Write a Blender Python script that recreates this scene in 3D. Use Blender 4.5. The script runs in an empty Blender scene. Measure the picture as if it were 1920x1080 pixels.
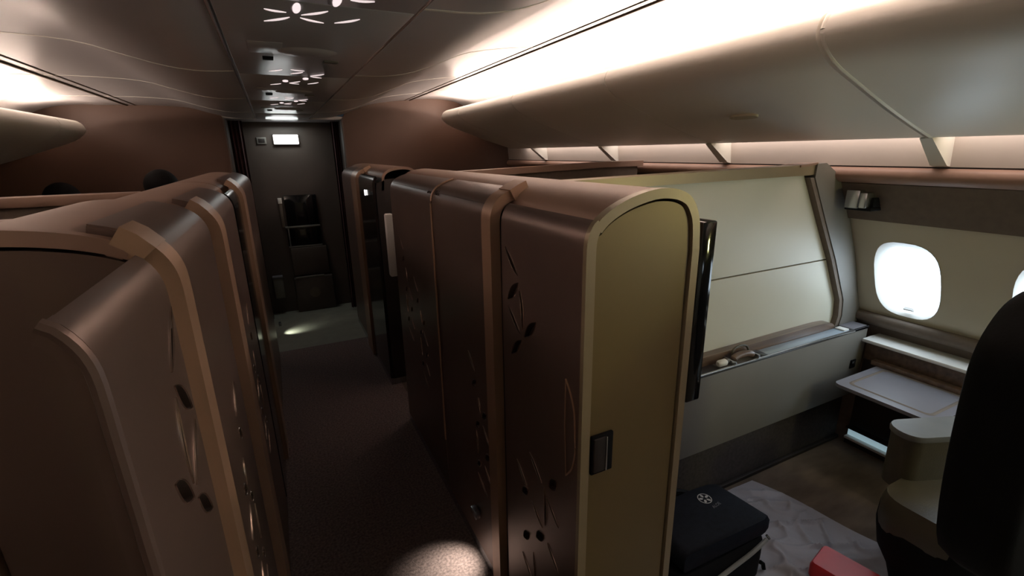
import bpy, bmesh, math, random
from mathutils import Vector, Matrix
from mathutils.geometry import delaunay_2d_cdt
random.seed(7)
sc = bpy.context.scene
COL = sc.collection
# ------------------------------------------------------------------ camera
H = 1.75
F_PX, YAW, PITCH, ROLL_ = 880.0, math.radians(26), math.radians(16.25), math.radians(-1.0)
fwd = Vector((math.sin(YAW)*math.cos(PITCH), math.cos(YAW)*math.cos(PITCH), -math.sin(PITCH)))
rgt = Vector((math.cos(YAW), -math.sin(YAW), 0)); upv = rgt.cross(fwd)
r2 = math.cos(ROLL_)*rgt + math.sin(ROLL_)*upv
u2 = -math.sin(ROLL_)*rgt + math.cos(ROLL_)*upv
cam = bpy.data.cameras.new('camera'); co = bpy.data.objects.new('camera', cam); COL.objects.link(co)
M = Matrix.Identity(4)
for i in range(3):
    M[i][0], M[i][1], M[i][2] = r2[i], u2[i], -fwd[i]
M[2][3] = H
co.matrix_world = M
cam.sensor_width = 36; cam.lens = F_PX/1920*36; cam.clip_start = .02
sc.camera = co
# ------------------------------------------------------------------ world, exposure, large lights
w = bpy.data.worlds.new('world'); sc.world = w; w.use_nodes = True
w.node_tree.nodes['Background'].inputs[0].default_value = (.6, .8, 1, 1)
w.node_tree.nodes['Background'].inputs[1].default_value = .02
vs = sc.view_settings
vs.view_transform = 'Standard'; vs.look = 'None'; vs.gamma = 1; vs.exposure = 0; vs.use_curve_mapping = False
COVE_W, COVE_COL = 100.0, (1, .775, .645)
UNDER_W = 7.0
WIN_E = 6.5
def area(name, loc, target, sx, sy, power, col, spread=180):
    l = bpy.data.lights.new(name, 'AREA'); l.shape = 'RECTANGLE'; l.size = sx; l.size_y = sy
    l.energy = power; l.color = col; l.spread = math.radians(spread)
    o = bpy.data.objects.new(name, l); COL.objects.link(o); o.location = loc
    d = Vector(target) - Vector(loc)
    z = -d.normalized(); y = Vector((0, 1, 0))
    if abs(z.dot(y)) > .95: y = Vector((0, 0, 1))
    x = y.cross(z).normalized(); y = z.cross(x)
    m = Matrix((x, y, z)).transposed(); o.rotation_euler = m.to_euler()
    return o
def tl(x, z):            # port (left) side of the cabin, mirrored about the aisle
    return .36 - x, z - .13*min(max((x-.4)/1.2, 0), 1)
area('cove_lamp_right', (1.84, 1.9, 2.135), (1.70, 1.9, 2.30), .05, 6.1, COVE_W, COVE_COL)
_x, _z = tl(1.84, 2.135); _x2, _z2 = tl(1.70, 2.30)
area('cove_lamp_left', (_x, 1.9, _z), (_x2, 1.9, _z2), .05, 6.1, COVE_W*.5, COVE_COL)
area('belt_lamp_right', (2.50, 1.8, 1.84), (2.56, 1.8, 1.70), .02, 6.0, UNDER_W, (1, .86, .79))
area('aft_lamp', (.15, 5.62, 2.07), (.15, 5.3, 0), .3, .12, 1.9, (.84, .94, .92))
# ------------------------------------------------------------------ materials
MATS = {}
def mat(name, col, rough=.5, metal=0.0, var=.12, scale=6.0, bump=0.0, bscale=None, coat=0.0, stretch=(1, 1, 1), emit=None, es=0):
    if name in MATS: return MATS[name]
    m = bpy.data.materials.new(name); m.use_nodes = True; nt = m.node_tree; b = nt.nodes['Principled BSDF']
    tc = nt.nodes.new('ShaderNodeTexCoord'); mp = nt.nodes.new('ShaderNodeMapping'); mp.inputs['Scale'].default_value = stretch
    nt.links.new(tc.outputs['Object'], mp.inputs[0])
    n = nt.nodes.new('ShaderNodeTexNoise'); n.inputs['Scale'].default_value = scale; n.inputs['Detail'].default_value = 4
    nt.links.new(mp.outputs[0], n.inputs['Vector'])
    r = nt.nodes.new('ShaderNodeValToRGB')
    r.color_ramp.elements[0].position = .3; r.color_ramp.elements[1].position = .7
    r.color_ramp.elements[0].color = tuple(c*(1-var) for c in col) + (1,)
    r.color_ramp.elements[1].color = tuple(min(1, c*(1+var)) for c in col) + (1,)
    nt.links.new(n.outputs[0], r.inputs[0]); nt.links.new(r.outputs[0], b.inputs['Base Color'])
    b.inputs['Roughness'].default_value = rough; b.inputs['Metallic'].default_value = metal
    b.inputs['Coat Weight'].default_value = coat
    if bump:
        n2 = nt.nodes.new('ShaderNodeTexNoise'); n2.inputs['Scale'].default_value = bscale or scale*10
        nt.links.new(mp.outputs[0], n2.inputs['Vector'])
        bp = nt.nodes.new('ShaderNodeBump'); bp.inputs['Strength'].default_value = bump; bp.inputs['Distance'].default_value = .004
        nt.links.new(n2.outputs[0], bp.inputs['Height']); nt.links.new(bp.outputs[0], b.inputs['Normal'])
    if emit:
        b.inputs['Emission Color'].default_value = emit + (1,); b.inputs['Emission Strength'].default_value = es
    MATS[name] = m; return m
BRONZE = mat('bronze_panel', (.19, .13, .11), .36, .5, .06, 3)
TAN = mat('tan_hood', (.34, .215, .16), .5, .15, .06, 4)
COPPER = mat('copper_frame', (.44, .28, .19), .38, .35, .06, 5)
GOLD = mat('gold_panel', (.215, .158, .070), .42, .35, .06, 3)
TRIM = mat('olive_trim', (.34, .275, .175), .4, .3, .05, 5)
DARK = mat('dark_core', (.022, .015, .013), .6, 0, .2, 6)
GLOSSDARK = mat('dark_glossy_door', (.02, .015, .014), .12, 0, .1, 4)
INLAYD = mat('leaf_recess_shade', (.05, .032, .026), .4, .3, .1, 8)  # darker than the panel, shade inside the recess put into the colour
INLAY = mat('leaf_rim_highlight', (.42, .30, .25), .25, .8, .05, 8)  # paler metal than the panel, painting in the highlight along leaf edges
CEIL = mat('ceiling_panel', (.54, .525, .53), .33, 0, .03, 2)
CEILC = mat('ceiling_spine', (.46, .45, .46), .26, 0, .03, 2)
BIN = mat('bin_shell', (.86, .835, .76), .38, 0, .02, 2)
CREAM = mat('cream_wall', (.62, .56, .41), .5, 0, .03, 3)
WHITEP = mat('white_partition_panel', (.68, .655, .55), .45, 0, .02, 3)
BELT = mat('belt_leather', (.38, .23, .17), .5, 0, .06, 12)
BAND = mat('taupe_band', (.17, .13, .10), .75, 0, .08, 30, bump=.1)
STRIPW = mat('lit_valance', (.62, .54, .48), .6, 0, .03, 4)
CONSOLE = mat('console_grey', (.20, .185, .165), .5, 0, .04, 4)
SKIRT = mat('skirt_carpet', (.060, .048, .045), .9, 0, .25, 60, bump=.3)
WOOD = mat('brown_wood', (.15, .095, .065), .35, 0, .35, 5, stretch=(.6, 8, 8), coat=.2)
STEEL = mat('brushed_steel', (.5, .52, .55), .25, .9, .05, 20)
BLACK = mat('gloss_black', (.008, .008, .009), .08, 0, .1, 3)
RUBBER = mat('matt_black', (.006, .006, .007), .7, 0, .2, 20)
CARPET = mat('aisle_carpet', (.20, .145, .135), .95, 0, .45, 90, bump=.8, bscale=220)
SCARPET = mat('suite_carpet', (.13, .095, .070), .9, 0, .3, 4, bump=.4, bscale=180, stretch=(1, 3, 1))
VINYL = mat('galley_floor', (.27, .27, .22), .5, 0, .1, 8)
BULK = mat('bulkhead_laminate', (.105, .052, .032), .5, 0, .08, 2)
ENDW = mat('end_wall', (.085, .065, .055), .5, 0, .08, 3)
CURT = mat('curtain', (.07, .03, .03), .9, 0, .15, 12)
PAD = mat('arm_pad', (.13, .125, .115), .5, 0, .08, 14)
LEATHER = mat('olive_leather', (.075, .060, .036), .42, 0, .1, 14, bump=.15, bscale=160)
BLEATHER = mat('black_leather', (.004, .004, .004), .75, 0, .2, 18, bump=.15, bscale=160)
NAVY = mat('navy_fabric', (.009, .011, .018), .7, 0, .2, 40, bump=.3, bscale=300)
RED = mat('red_plastic', (.66, .03, .04), .4, 0, .1, 10)
GREY = mat('grey_piping', (.30, .31, .30), .6, 0, .1, 20)
SHEET = mat('grey_sheet', (.33, .32, .36), .55, 0, .08, 5)
TRAY = mat('tray_window_sheen', (.42, .50, .58), .3, .2, .03, 6)  # bluish reflection of the window put into the tray's base colour
TABLE = mat('table_grey', (.20, .19, .21), .35, 0, .04, 6)
SILL = mat('sill_white', (.84, .82, .78), .45, 0, .03, 6)
HAIR = mat('black_hair', (.005, .004, .004), .7, 0, .2, 60, bump=.5, bscale=200)
SKIN = mat('skin', (.5, .33, .25), .5, 0, .05, 8)
SHIRT = mat('dark_shirt', (.03, .03, .04), .9, 0, .1, 20)
PANE = mat('window_daylight', (.8, .8, .8), .3, 0, .02, 3, emit=(.72, .87, 1), es=WIN_E)
LEAFL = mat('leaf_light', (.8, .7, .7), .4, 0, .02, 3, emit=(1, .84, .83), es=.85)
BUDL = mat('bud_light', (.8, .7, .7), .4, 0, .02, 3, emit=(1, .83, .83), es=1.0)
EXITL = mat('exit_light', (.9, .9, .9), .4, 0, .02, 3, emit=(1, .96, .95), es=3)
LED = mat('led_strip', (.9, .9, .9), .4, 0, .02, 3, emit=COVE_COL, es=6)
NICHE = mat('niche_light', (.7, .8, .85), .4, 0, .02, 3, emit=(.55, .8, .9), es=.35)
PRINT = mat('white_print', (.5, .5, .5), .6, 0, .05, 40)
for m_ in (NAVY, RUBBER, BLEATHER, HAIR): m_.node_tree.nodes['Principled BSDF'].inputs['Specular IOR Level'].default_value = .15
# ------------------------------------------------------------------ mesh helpers
def mesh(name, V, Fc, m, parent=None, smooth=False, ang=35):
    me = bpy.data.meshes.new(name); me.from_pydata([tuple(v) for v in V], [], Fc); me.update()
    bm = bmesh.new(); bm.from_mesh(me); bmesh.ops.remove_doubles(bm, verts=bm.verts, dist=1e-5)
    bmesh.ops.recalc_face_normals(bm, faces=bm.faces); bm.to_mesh(me); bm.free()
    return link(name, me, m, parent, smooth, ang)
def link(name, me, m, parent, smooth, ang=35):
    if smooth:
        for p in me.polygons: p.use_smooth = True
        try: me.set_sharp_from_angle(angle=math.radians(ang))
        except Exception: pass
    me.materials.append(m)
    o = bpy.data.objects.new(name, me); COL.objects.link(o)
    if parent is not None:
        o.parent = parent
        if parent.type == 'EMPTY': o.matrix_parent_inverse = Matrix.Translation(-parent.location)
    return o
def frombm(name, bm, m, parent=None, smooth=True, ang=35):
    bmesh.ops.recalc_face_normals(bm, faces=bm.faces)
    me = bpy.data.meshes.new(name); bm.to_mesh(me); bm.free()
    return link(name, me, m, parent, smooth, ang)
def box_bm(x0, x1, y0, y1, z0, z1, bev=0, seg=2):
    bm = bmesh.new(); bmesh.ops.create_cube(bm, size=1)
    bmesh.ops.scale(bm, vec=(x1-x0, y1-y0, z1-z0), verts=bm.verts)
    bmesh.ops.translate(bm, vec=((x0+x1)/2, (y0+y1)/2, (z0+z1)/2), verts=bm.verts)
    if bev: bmesh.ops.bevel(bm, geom=bm.edges[:], offset=bev, segments=seg, profile=.5, affect='EDGES')
    return bm
def box(name, x0, x1, y0, y1, z0, z1, m, parent=None, bev=.004, seg=2):
    return frombm(name, box_bm(min(x0, x1), max(x0, x1), y0, y1, z0, z1, bev, seg), m, parent)
def prism(name, poly, y0, y1, m, parent=None, smooth=True, side=None, ang=35):   # x-z polygon extruded along y
    if side: poly = [side(*p) for p in poly]
    n = len(poly)
    V = [(x, y0, z) for x, z in poly] + [(x, y1, z) for x, z in poly]
    Fc = [list(range(n)), list(range(2*n-1, n-1, -1))] + [[i, (i+1) % n, n+(i+1) % n, n+i] for i in range(n)]
    return mesh(name, V, Fc, m, parent, smooth, ang)
def offset(path, t):      # offset a polyline by t to its right-hand side
    out = []
    for i in range(len(path)):
        a = path[max(i-1, 0)]; b = path[min(i+1, len(path)-1)]
        dx, dz = b[0]-a[0], b[1]-a[1]; l = math.hypot(dx, dz) or 1
        out.append((path[i][0] + t*dz/l, path[i][1] - t*dx/l))
    return out
def sheet(name, path, t, y0, y1, m, parent=None, side=None):
    return prism(name, path + offset(path, t)[::-1], y0, y1, m, parent, True, side)
def tube(name, pts, r, m, parent=None, seg=8):
    bm = bmesh.new(); rings = []
    for i, p in enumerate(pts):
        p = Vector(p); a = Vector(pts[max(i-1, 0)]); b = Vector(pts[min(i+1, len(pts)-1)])
        d = (b-a).normalized(); u = d.cross(Vector((0, 0, 1)))
        if u.length < .05: u = d.cross(Vector((1, 0, 0)))
        u.normalize(); v = d.cross(u); rr = r[i] if isinstance(r, (list, tuple)) else r
        rings.append([bm.verts.new(p + rr*(math.cos(2*math.pi*k/seg)*u + math.sin(2*math.pi*k/seg)*v)) for k in range(seg)])
    for A, B in zip(rings, rings[1:]):
        for k in range(seg): bm.faces.new((A[k], A[(k+1) % seg], B[(k+1) % seg], B[k]))
    bm.faces.new(rings[0]); bm.faces.new(rings[-1][::-1])
    return frombm(name, bm, m, parent)
def lathe(name, prof, c, m, parent=None, seg=20):
    bm = bmesh.new(); rings = []
    for r, z in prof:
        rings.append([bm.verts.new((c[0]+max(r, 1e-4)*math.cos(2*math.pi*k/seg), c[1]+max(r, 1e-4)*math.sin(2*math.pi*k/seg), c[2]+z)) for k in range(seg)])
    for A, B in zip(rings, rings[1:]):
        for k in range(seg): bm.faces.new((A[k], A[(k+1) % seg], B[(k+1) % seg], B[k]))
    bm.faces.new(rings[0][::-1]); bm.faces.new(rings[-1])
    return frombm(name, bm, m, parent)
def thing(name, label, cat, loc=(0, 0, 0), group=None):
    o = bpy.data.objects.new(name, None); COL.objects.link(o); o.location = loc; o.empty_display_size = .1
    o['label'] = label; o['category'] = cat
    if group: o['group'] = group
    return o
def tag(o, label, cat, group=None):
    o['label'] = label; o['category'] = cat
    if group: o['group'] = group
    return o
def struct(o, label=None):
    o['kind'] = 'structure'
    if label: o['label'] = label
    return o
def sempty(name, loc=(0, 0, 0), label=None):
    o = bpy.data.objects.new(name, None); COL.objects.link(o); o.location = loc; o.empty_display_size = .1
    return struct(o, label)
def lerp(pts, z):         # pts sorted by second coordinate
    for (x0, z0), (x1, z1) in zip(pts, pts[1:]):
        if z <= z1: return x0 + (x1-x0)*(z-z0)/(z1-z0)
    return pts[-1][0]
def smoothpath(pts, n=4):  # Catmull-Rom
    out = []
    for i in range(len(pts)-1):
        p0 = pts[max(i-1, 0)]; p1 = pts[i]; p2 = pts[i+1]; p3 = pts[min(i+2, len(pts)-1)]
        for k in range(n):
            t = k/n
            out.append(tuple(.5*((2*p1[j]) + (-p0[j]+p2[j])*t + (2*p0[j]-5*p1[j]+4*p2[j]-p3[j])*t*t + (-p0[j]+3*p1[j]-3*p2[j]+p3[j])*t**3) for j in range(len(p1))))
    out.append(pts[-1]); return out
def ident(x, z): return x, z
def lsuite(x, z): return .43 - x, z
# ------------------------------------------------------------------ floor
YB, YE = -2.0, 5.85
fl = sempty('floor', (0, 0, 0), 'dark patterned carpet floor of the aircraft cabin')
mesh('aisle_carpet', [(-.25, YB, 0), (.68, YB, 0), (.68, 4.55, 0), (-.25, 4.55, 0)], [[0, 1, 2, 3]], CARPET, fl)
mesh('suite_carpet', [(.68, YB, 0), (3.3, YB, 0), (3.3, 5.3, 0), (.68, 5.3, 0)], [[0, 1, 2, 3]], SCARPET, fl)
mesh('suite_carpet', [(-.25, YB, 0), (-3.0, YB, 0), (-3.0, 5.3, 0), (-.25, 5.3, 0)], [[0, 1, 2, 3]], SCARPET, fl)
mesh('galley_floor', [(-1.2, 4.55, .001), (1.6, 4.55, .001), (1.6, YE, .001), (-1.2, YE, .001)], [[0, 1, 2, 3]], VINYL, fl)
# ------------------------------------------------------------------ ceiling
CP = smoothpath([(.39, 2.10), (.55, 2.105), (.68, 2.13), (.82, 2.18), (.97, 2.235), (1.2, 2.272), (1.40, 2.292)], 3)
CP2 = smoothpath([(1.42, 2.294), (1.55, 2.306), (1.7, 2.312), (1.9, 2.29), (2.05, 2.23), (2.12, 2.12), (2.16, 2.0)], 3)
ce = sempty('ceiling', (0, 0, 0), 'grey curved cabin ceiling with a glossy centre spine')
CSEAM = [YB, -.9, .2, 1.3, 2.45, 3.55, 4.6, 5.32]
for sd in (ident, tl):
    for a, b in zip(CSEAM, CSEAM[1:]):
        sheet('ceiling_panel', CP, -.012, a+.003, b-.003, CEIL, ce, sd)
        sheet('cove_panel', CP2, -.012, a+.002, b-.002, CEIL, ce, sd)
    for y in CSEAM[1:-1]:
        sheet('seam_highlight', offset(CP, .0015), -.004, y-.006, y+.006, BIN, ce, sd)  # strips paler than the ceiling, painting the highlight along each seam
        sheet('seam_highlight', offset(CP2[:-4], .0015), -.004, y-.006, y+.006, BIN, ce, sd)
    prism('ceiling_rail', [(1.340, 2.292), (1.344, 2.2838), (1.350, 2.2842), (1.354, 2.293)], YB, 5.30, BAND, ce, False, sd)
    prism('ceiling_rail', [(1.400, 2.296), (1.406, 2.286), (1.416, 2.287), (1.421, 2.298)], YB, 5.30, BAND, ce, False, sd)
for a, b in zip(CSEAM, CSEAM[1:]):
    box('spine_panel', -.075, .375, a+.003, b-.003, 2.085, 2.10, CEILC, ce, .003)
box('vestibule_ceiling', -.9, 1.4, 5.32, YE, 2.085, 2.12, CEILC, ce, .003)
for x in (-.083, .383):
    box('spine_rail', x-.008, x+.008, YB, 5.31, 2.090, 2.106, STEEL, ce, .003)
box('roof_shell', -2.8, 3.2, YB, YE, 2.36, 2.40, DARK, ce, 0)
# ------------------------------------------------------------------ right side wall
WP = [(3.25, 0), (3.20, .3), (3.06, .75), (3.0, .85), (2.93, 1.02), (2.85, 1.2), (2.74, 1.39), (2.63, 1.57), (2.58, 1.65), (2.565, 1.75), (2.55, 1.86), (2.54, 2.3)]
def W(z): return lerp(WP, z)
wr = sempty('wall_right', (3.0, 1, 0), 'cream curved cabin side wall with oval windows')
WYC, WPITCH, WZC, WHY, WHZ = 1.225, .56, 1.055, .150, .215
WIN_Y = [WYC - WPITCH*i for i in range(6)]
def wshape(n=36, s=1.0, e=3.0):
    out = []
    for k in range(n):
        t = 2*math.pi*k/n; c, q = math.cos(t), math.sin(t)
        y = math.copysign(abs(c)**(2/e), c)*WHY*s; z = math.copysign(abs(q)**(2/e), q)*WHZ*s
        out.append((y, z))
    return out
def cdt_panel(name, pts2, edges, holes, mapf, m, parent):
    vs_, es_, fs_, *_ = delaunay_2d_cdt([Vector(p) for p in pts2], edges, [], 0, 1e-6)
    V = [mapf(v.x, v.y) for v in vs_]; Fc = []
    for f in fs_:
        cx = sum(vs_[i].x for i in f)/3; cz = sum(vs_[i].y for i in f)/3
        if not any(inpoly(cx, cz, h) for h in holes): Fc.append(list(f))
    return mesh(name, V, Fc, m, parent, True, 30)
def inpoly(x, y, P):
    c = False; n = len(P)
    for i in range(n):
        x0, y0 = P[i]; x1, y1 = P[i-1]
        if (y0 > y) != (y1 > y) and x < (x1-x0)*(y-y0)/(y1-y0)+x0: c = not c
    return c
def winpanel(y0, y1, wins):
    Z = [.80, .85, .95, 1.02, 1.1, 1.2, 1.3, 1.39]
    Y = [y0 + (y1-y0)*i/6 for i in range(7)]
    holes = [[(yc+a, WZC+b) for a, b in wshape()] for yc in wins]
    pts = [(y, z) for y in Y for z in Z if not any(inpoly(y, z, [(q[0]*1.0, q[1]) for q in h]) for h in holes)]
    ed = []
    for h in holes:
        s = len(pts); pts += h; ed += [(s+i, s+(i+1) % len(h)) for i in range(len(h))]
    cdt_panel('window_panel', pts, ed, holes, lambda y, z: (W(z), y, z), CREAM, wr)
PAN = [1.50, .38, -.74, YB]
winpanel(.385, 1.495, WIN_Y[0:2]); winpanel(-.735, .380, WIN_Y[2:4]); winpanel(YB, -.740, WIN_Y[4:6])
sheet('window_panel', [(W(z), z) for z in (.8, 1.02, 1.2, 1.39)], -.012, 1.52, 5.3, CREAM, wr)
sheet('dado_panel', [(W(z), z) for z in (0, .3, .75, .805)], -.012, YB, 5.3, BAND, wr)
sheet('taupe_band', [(W(z)-.004, z) for z in (1.385, 1.45, 1.52, 1.575)], -.016, YB, 5.3, BAND, wr)
prism('panel_bead', [(W(1.392)-.012, 1.384), (W(1.392)-.014, 1.394), (W(1.4)-.003, 1.398), (W(1.385)-.002, 1.380)], YB, 1.495, CREAM, wr)
prism('belt_rail', smoothpath([(2.63, 1.57), (2.590, 1.572), (2.555, 1.590), (2.545, 1.615), (2.555, 1.638), (2.58, 1.648), (2.62, 1.645)], 3), YB, 5.3, BELT, wr)
prism('belt_groove', [(2.575, 1.646), (2.575, 1.656), (2.60, 1.656), (2.60, 1.646)], YB, 5.3, DARK, wr)
sheet('valance', [(2.585, 1.655), (2.575, 1.75), (2.565, 1.90), (2.56, 2.40)], -.012, YB, 5.3, STRIPW, wr)
sheet('sill_moulding', smoothpath([(3.03, .80), (3.005, .803), (2.997, .79), (3.0, .77), (3.03, .745)], 3), .01, YB, 1.49, BAND, wr)
for yb in (-.05, 1.05, 2.15, 3.25, 4.4):
    V = []
    for y in (yb-.018, yb+.018):
        V += [(2.40, y, 1.775), (2.60, y, 1.652), (2.60, y, 1.80)]
    o = mesh('valance_fin', [(2.395, yb-.022, 1.772), (2.545, yb-.03, 1.66), (2.58, yb-.03, 1.655), (2.58, yb-.03, 1.82),
                             (2.395, yb+.022, 1.772), (2.545, yb+.03, 1.66), (2.58, yb+.03, 1.655), (2.58, yb+.03, 1.82)],
             [[0, 1, 2, 3], [4, 5, 6, 7], [0, 1, 5, 4], [1, 2, 6, 5], [0, 3, 7, 4]], BIN, wr)
# windows
for i, yc in enumerate(WIN_Y):
    we = sempty('window_%d' % (i+1), (W(WZC), yc, WZC), 'bright oval cabin window')
    A = wshape(); B = wshape(s=.93); C = wshape(s=.86)
    def lift(L, d): return [(W(WZC+b)+d, yc+a, WZC+b) for a, b in L]
    R0, R1, R2 = lift(A, -.004), lift(B, .012), lift(C, .035)
    n = len(A); V = R0+R1+R2
    Fc = [[k+j*n, (k+1) % n+j*n, (k+1) % n+(j+1)*n, k+(j+1)*n] for j in (0, 1) for k in range(n)]
    mesh('window_reveal', V, Fc, SILL, we, True, 60)
    P = lift(wshape(s=.88), .034); mesh('pane', P, [list(range(n))], PANE, we)
    zt = WZC-WHZ*.84
    mesh('shade_tab', [(W(zt)+.02, yc-.025, zt), (W(zt)+.02, yc+.025, zt), (W(zt)-.002, yc+.02, zt+.012), (W(zt)-.002, yc-.02, zt+.012), (W(zt)+.02, yc-.02, zt+.02), (W(zt)+.02, yc+.02, zt+.02)],
         [[0, 1, 2, 3], [3, 2, 5, 4], [0, 3, 4], [1, 2, 5]], CONSOLE, we)
# ------------------------------------------------------------------ left side wall, ends
wl = sempty('wall_left', (-2.7, 1, 0), 'dim cabin side wall of the port side')
sheet('wall_panel', [(.36-x, z) for x, z in WP], .012, YB, 5.3, CREAM, wl)
struct(box('wall_front', -2.9, 3.3, YB-.06, YB, 0, 2.4, CREAM, None, 0), 'cream bulkhead behind the viewer')
bk = sempty('wall_back', (.2, 5.8, 0), 'dark aft end wall of the cabin with a lit sign')
box('end_panel', -1.2, 1.6, 5.80, 5.85, 0, 2.12, ENDW, bk, 0)
def bulkhead(sd, x0):
    top = [(x0, 2.10)] + [p for p in CP if p[0] > x0] + CP2[:-3]
    poly = [(x0, 0)] + top + [(2.3, 2.1), (2.57, 2.05), (2.60, 1.72), (2.76, 1.4), (3.02, .9), (3.2, .4), (3.24, 0)]
    return poly
br_ = sempty('wall_aft_right', (1.8, 5.32, 0), 'brown laminate bulkhead beside the right bins')
prism('bulkhead_panel', bulkhead(ident, .70), 5.30, 5.36, BULK, br_, False)
bl_ = sempty('wall_aft_left', (-1.4, 5.32, 0), 'brown laminate bulkhead beside the left bins')
prism('bulkhead_panel', bulkhead(tl, .70), 5.30, 5.36, BULK, bl_, False, tl)
box('bulkhead_edge', .685, .70, 5.29, 5.79, 0, 2.09, ENDW, br_, .002)
box('bulkhead_edge', -.355, -.34, 5.29, 5.79, 0, 2.09, ENDW, bl_, .002)
# ------------------------------------------------------------------ overhead bins
BP = smoothpath([(1.90, 2.10), (1.80, 2.125), (1.70, 2.155), (1.645, 2.155), (1.612, 2.125), (1.61, 2.075), (1.69, 2.012), (1.86, 1.948), (2.05, 1.882), (2.23, 1.825), (2.40, 1.775)], 4)
BPOLY = BP + [(2.44, 1.782), (2.46, 1.83), (2.46, 2.05), (2.2, 2.08)]
BINS = [(-2.0, -.053), (-.047, 1.044), (1.056, 2.147), (2.153, 3.247), (3.253, 4.347), (4.353, 4.95)]
names = ['beyond the frame edge', 'nearest', 'second', 'third', 'fourth', 'rearmost short']
def bins(sd, txt, grp):
    for i, (a, b) in enumerate(BINS):
        if i == 0: lab = 'cream overhead bin shell, forwardmost on the %s side' % txt
        else: lab = 'cream overhead bin shell, number %s from the front on the %s side' % (['one', 'two', 'three', 'four', 'five'][i-1], txt)
        cx, cz = sd(2.0, 1.8)
        t = thing('overhead_bin', lab, 'bin', (cx, (a+b)/2, cz), grp)
        if i == 5:
            n = len(BPOLY); V = []; Fc = []
            rings = [(a, 1.0), (b-.14, 1.0), (b-.07, .985), (b-.025, .955), (b, .90)]
            for y, s in rings:
                for x, z in BPOLY:
                    X = 2.3+(x-2.3)*s; Z = 2.0+(z-2.0)*s
                    X, Z = sd(X, Z); V.append((X, y, Z))
            for j in range(len(rings)-1):
                for k in range(n): Fc.append([j*n+k, j*n+(k+1) % n, (j+1)*n+(k+1) % n, (j+1)*n+k])
            Fc.append(list(range(n))); Fc.append([(len(rings)-1)*n+k for k in range(n)])
            mesh('bin_body', V, Fc, BIN, t, True)
        else:
            prism('bin_body', BPOLY, a, b, BIN, t, True, sd)
        if i in (1,):
            path = [p for p in BP if p[1] < 2.14 or p[0] < 1.66]
            pp = [(x, z) for x, z in offset(path, -.006)] if sd is ident else [(x, z) for x, z in offset(path, -.006)]
            tube('seam_bead', [(sd(x, z)[0], b-.008, sd(x, z)[1]) for x, z in pp[4:]], .010, BIN, t, 8)
        if i == 2 and sd is ident:
            # slim oval patch standing in for the window's reflection on the lower face
            bm = bmesh.new(); c = Vector((2.02, 1.62, 1.890)); u = Vector((0, 1, 0)); v = Vector((.95, 0, -.30)).normalized(); nn = u.cross(v).normalized()
            if nn.z > 0: nn = -nn
            ring = [c + u*.075*math.copysign(abs(math.cos(q))**.6, math.cos(q)) + v*.022*math.sin(q) + nn*.004 for q in [2*math.pi*k/24 for k in range(24)]]
            r0 = [bm.verts.new(p - nn*.008) for p in ring]; r1 = [bm.verts.new(p + nn*.004) for p in ring]
            for k in range(24): bm.faces.new((r0[k], r0[(k+1) % 24], r1[(k+1) % 24], r1[k]))
            bm.faces.new(r1); frombm('window_glint', bm, CREAM, t)
bins(ident, 'right', 'overhead bins along the right side')
bins(tl, 'left', 'overhead bins along the left side')
for sd, s in ((ident, 'right'), (tl, 'left')):
    struct(prism('trim_%d' % (1 if s == 'right' else 2), [(1.80, 2.128), (1.81, 2.134), (1.87, 2.118), (1.86, 2.108)], YB, 4.85, LED, None, False, sd), 'warm light strip in the %s ceiling cove' % s)
# ------------------------------------------------------------------ suites along the aisle
ROLLP = smoothpath([(.600, 1.49), (.6005, 1.535), (.603, 1.557), (.609, 1.575), (.620, 1.592), (.636, 1.606), (.66, 1.618), (.685, 1.627), (.708, 1.633)], 2)
WROLL = [p for p in ROLLP if p[0] <= .625] + [(.629, 1.5985)]
HOODP = smoothpath([(.662, 1.50), (.668, 1.560), (.674, 1.600), (.695, 1.626), (.735, 1.647), (.785, 1.656), (.83, 1.658), (.87, 1.652), (.902, 1.635), (.922, 1.608), (.934, 1.57), (.940, 1.50)], 3)
HOODL = [(a, b - (.022*max(0, (b-1.58)/.078))) for a, b in HOODP]
def leafshape(a, b, wd, bow, n=8):
    (y0, z0), (y1, z1) = a, b; L = math.hypot(y1-y0, z1-z0); uy, uz = (y1-y0)/L, (z1-z0)/L; ny, nz = -uz, uy
    A, B = [], []
    for k in range(n+1):
        t = k/n; s = math.sin(math.pi*t)
        h = wd*.5*max(s, .04)**.8; c = bow*s
        A.append((y0+uy*L*t+ny*(c+h), z0+uz*L*t+nz*(c+h))); B.append((y0+uy*L*t+ny*(c-h), z0+uz*L*t+nz*(c-h)))
    return A + B[::-1]
def shrink(P, f):
    cy = sum(p[0] for p in P)/len(P); cz = sum(p[1] for p in P)/len(P)
    n = len(P)//2; out = []
    for i, p in enumerate(P):
        q = P[2*n-1-i] if i < n else P[2*n-1-i]
        my, mz = (p[0]+q[0])/2, (p[1]+q[1])/2
        my2, mz2 = cy+(my-cy)*.94, cz+(mz-cz)*.94
        out.append((my2+(p[0]-my)*f, mz2+(p[1]-mz)*f))
    return out
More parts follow.
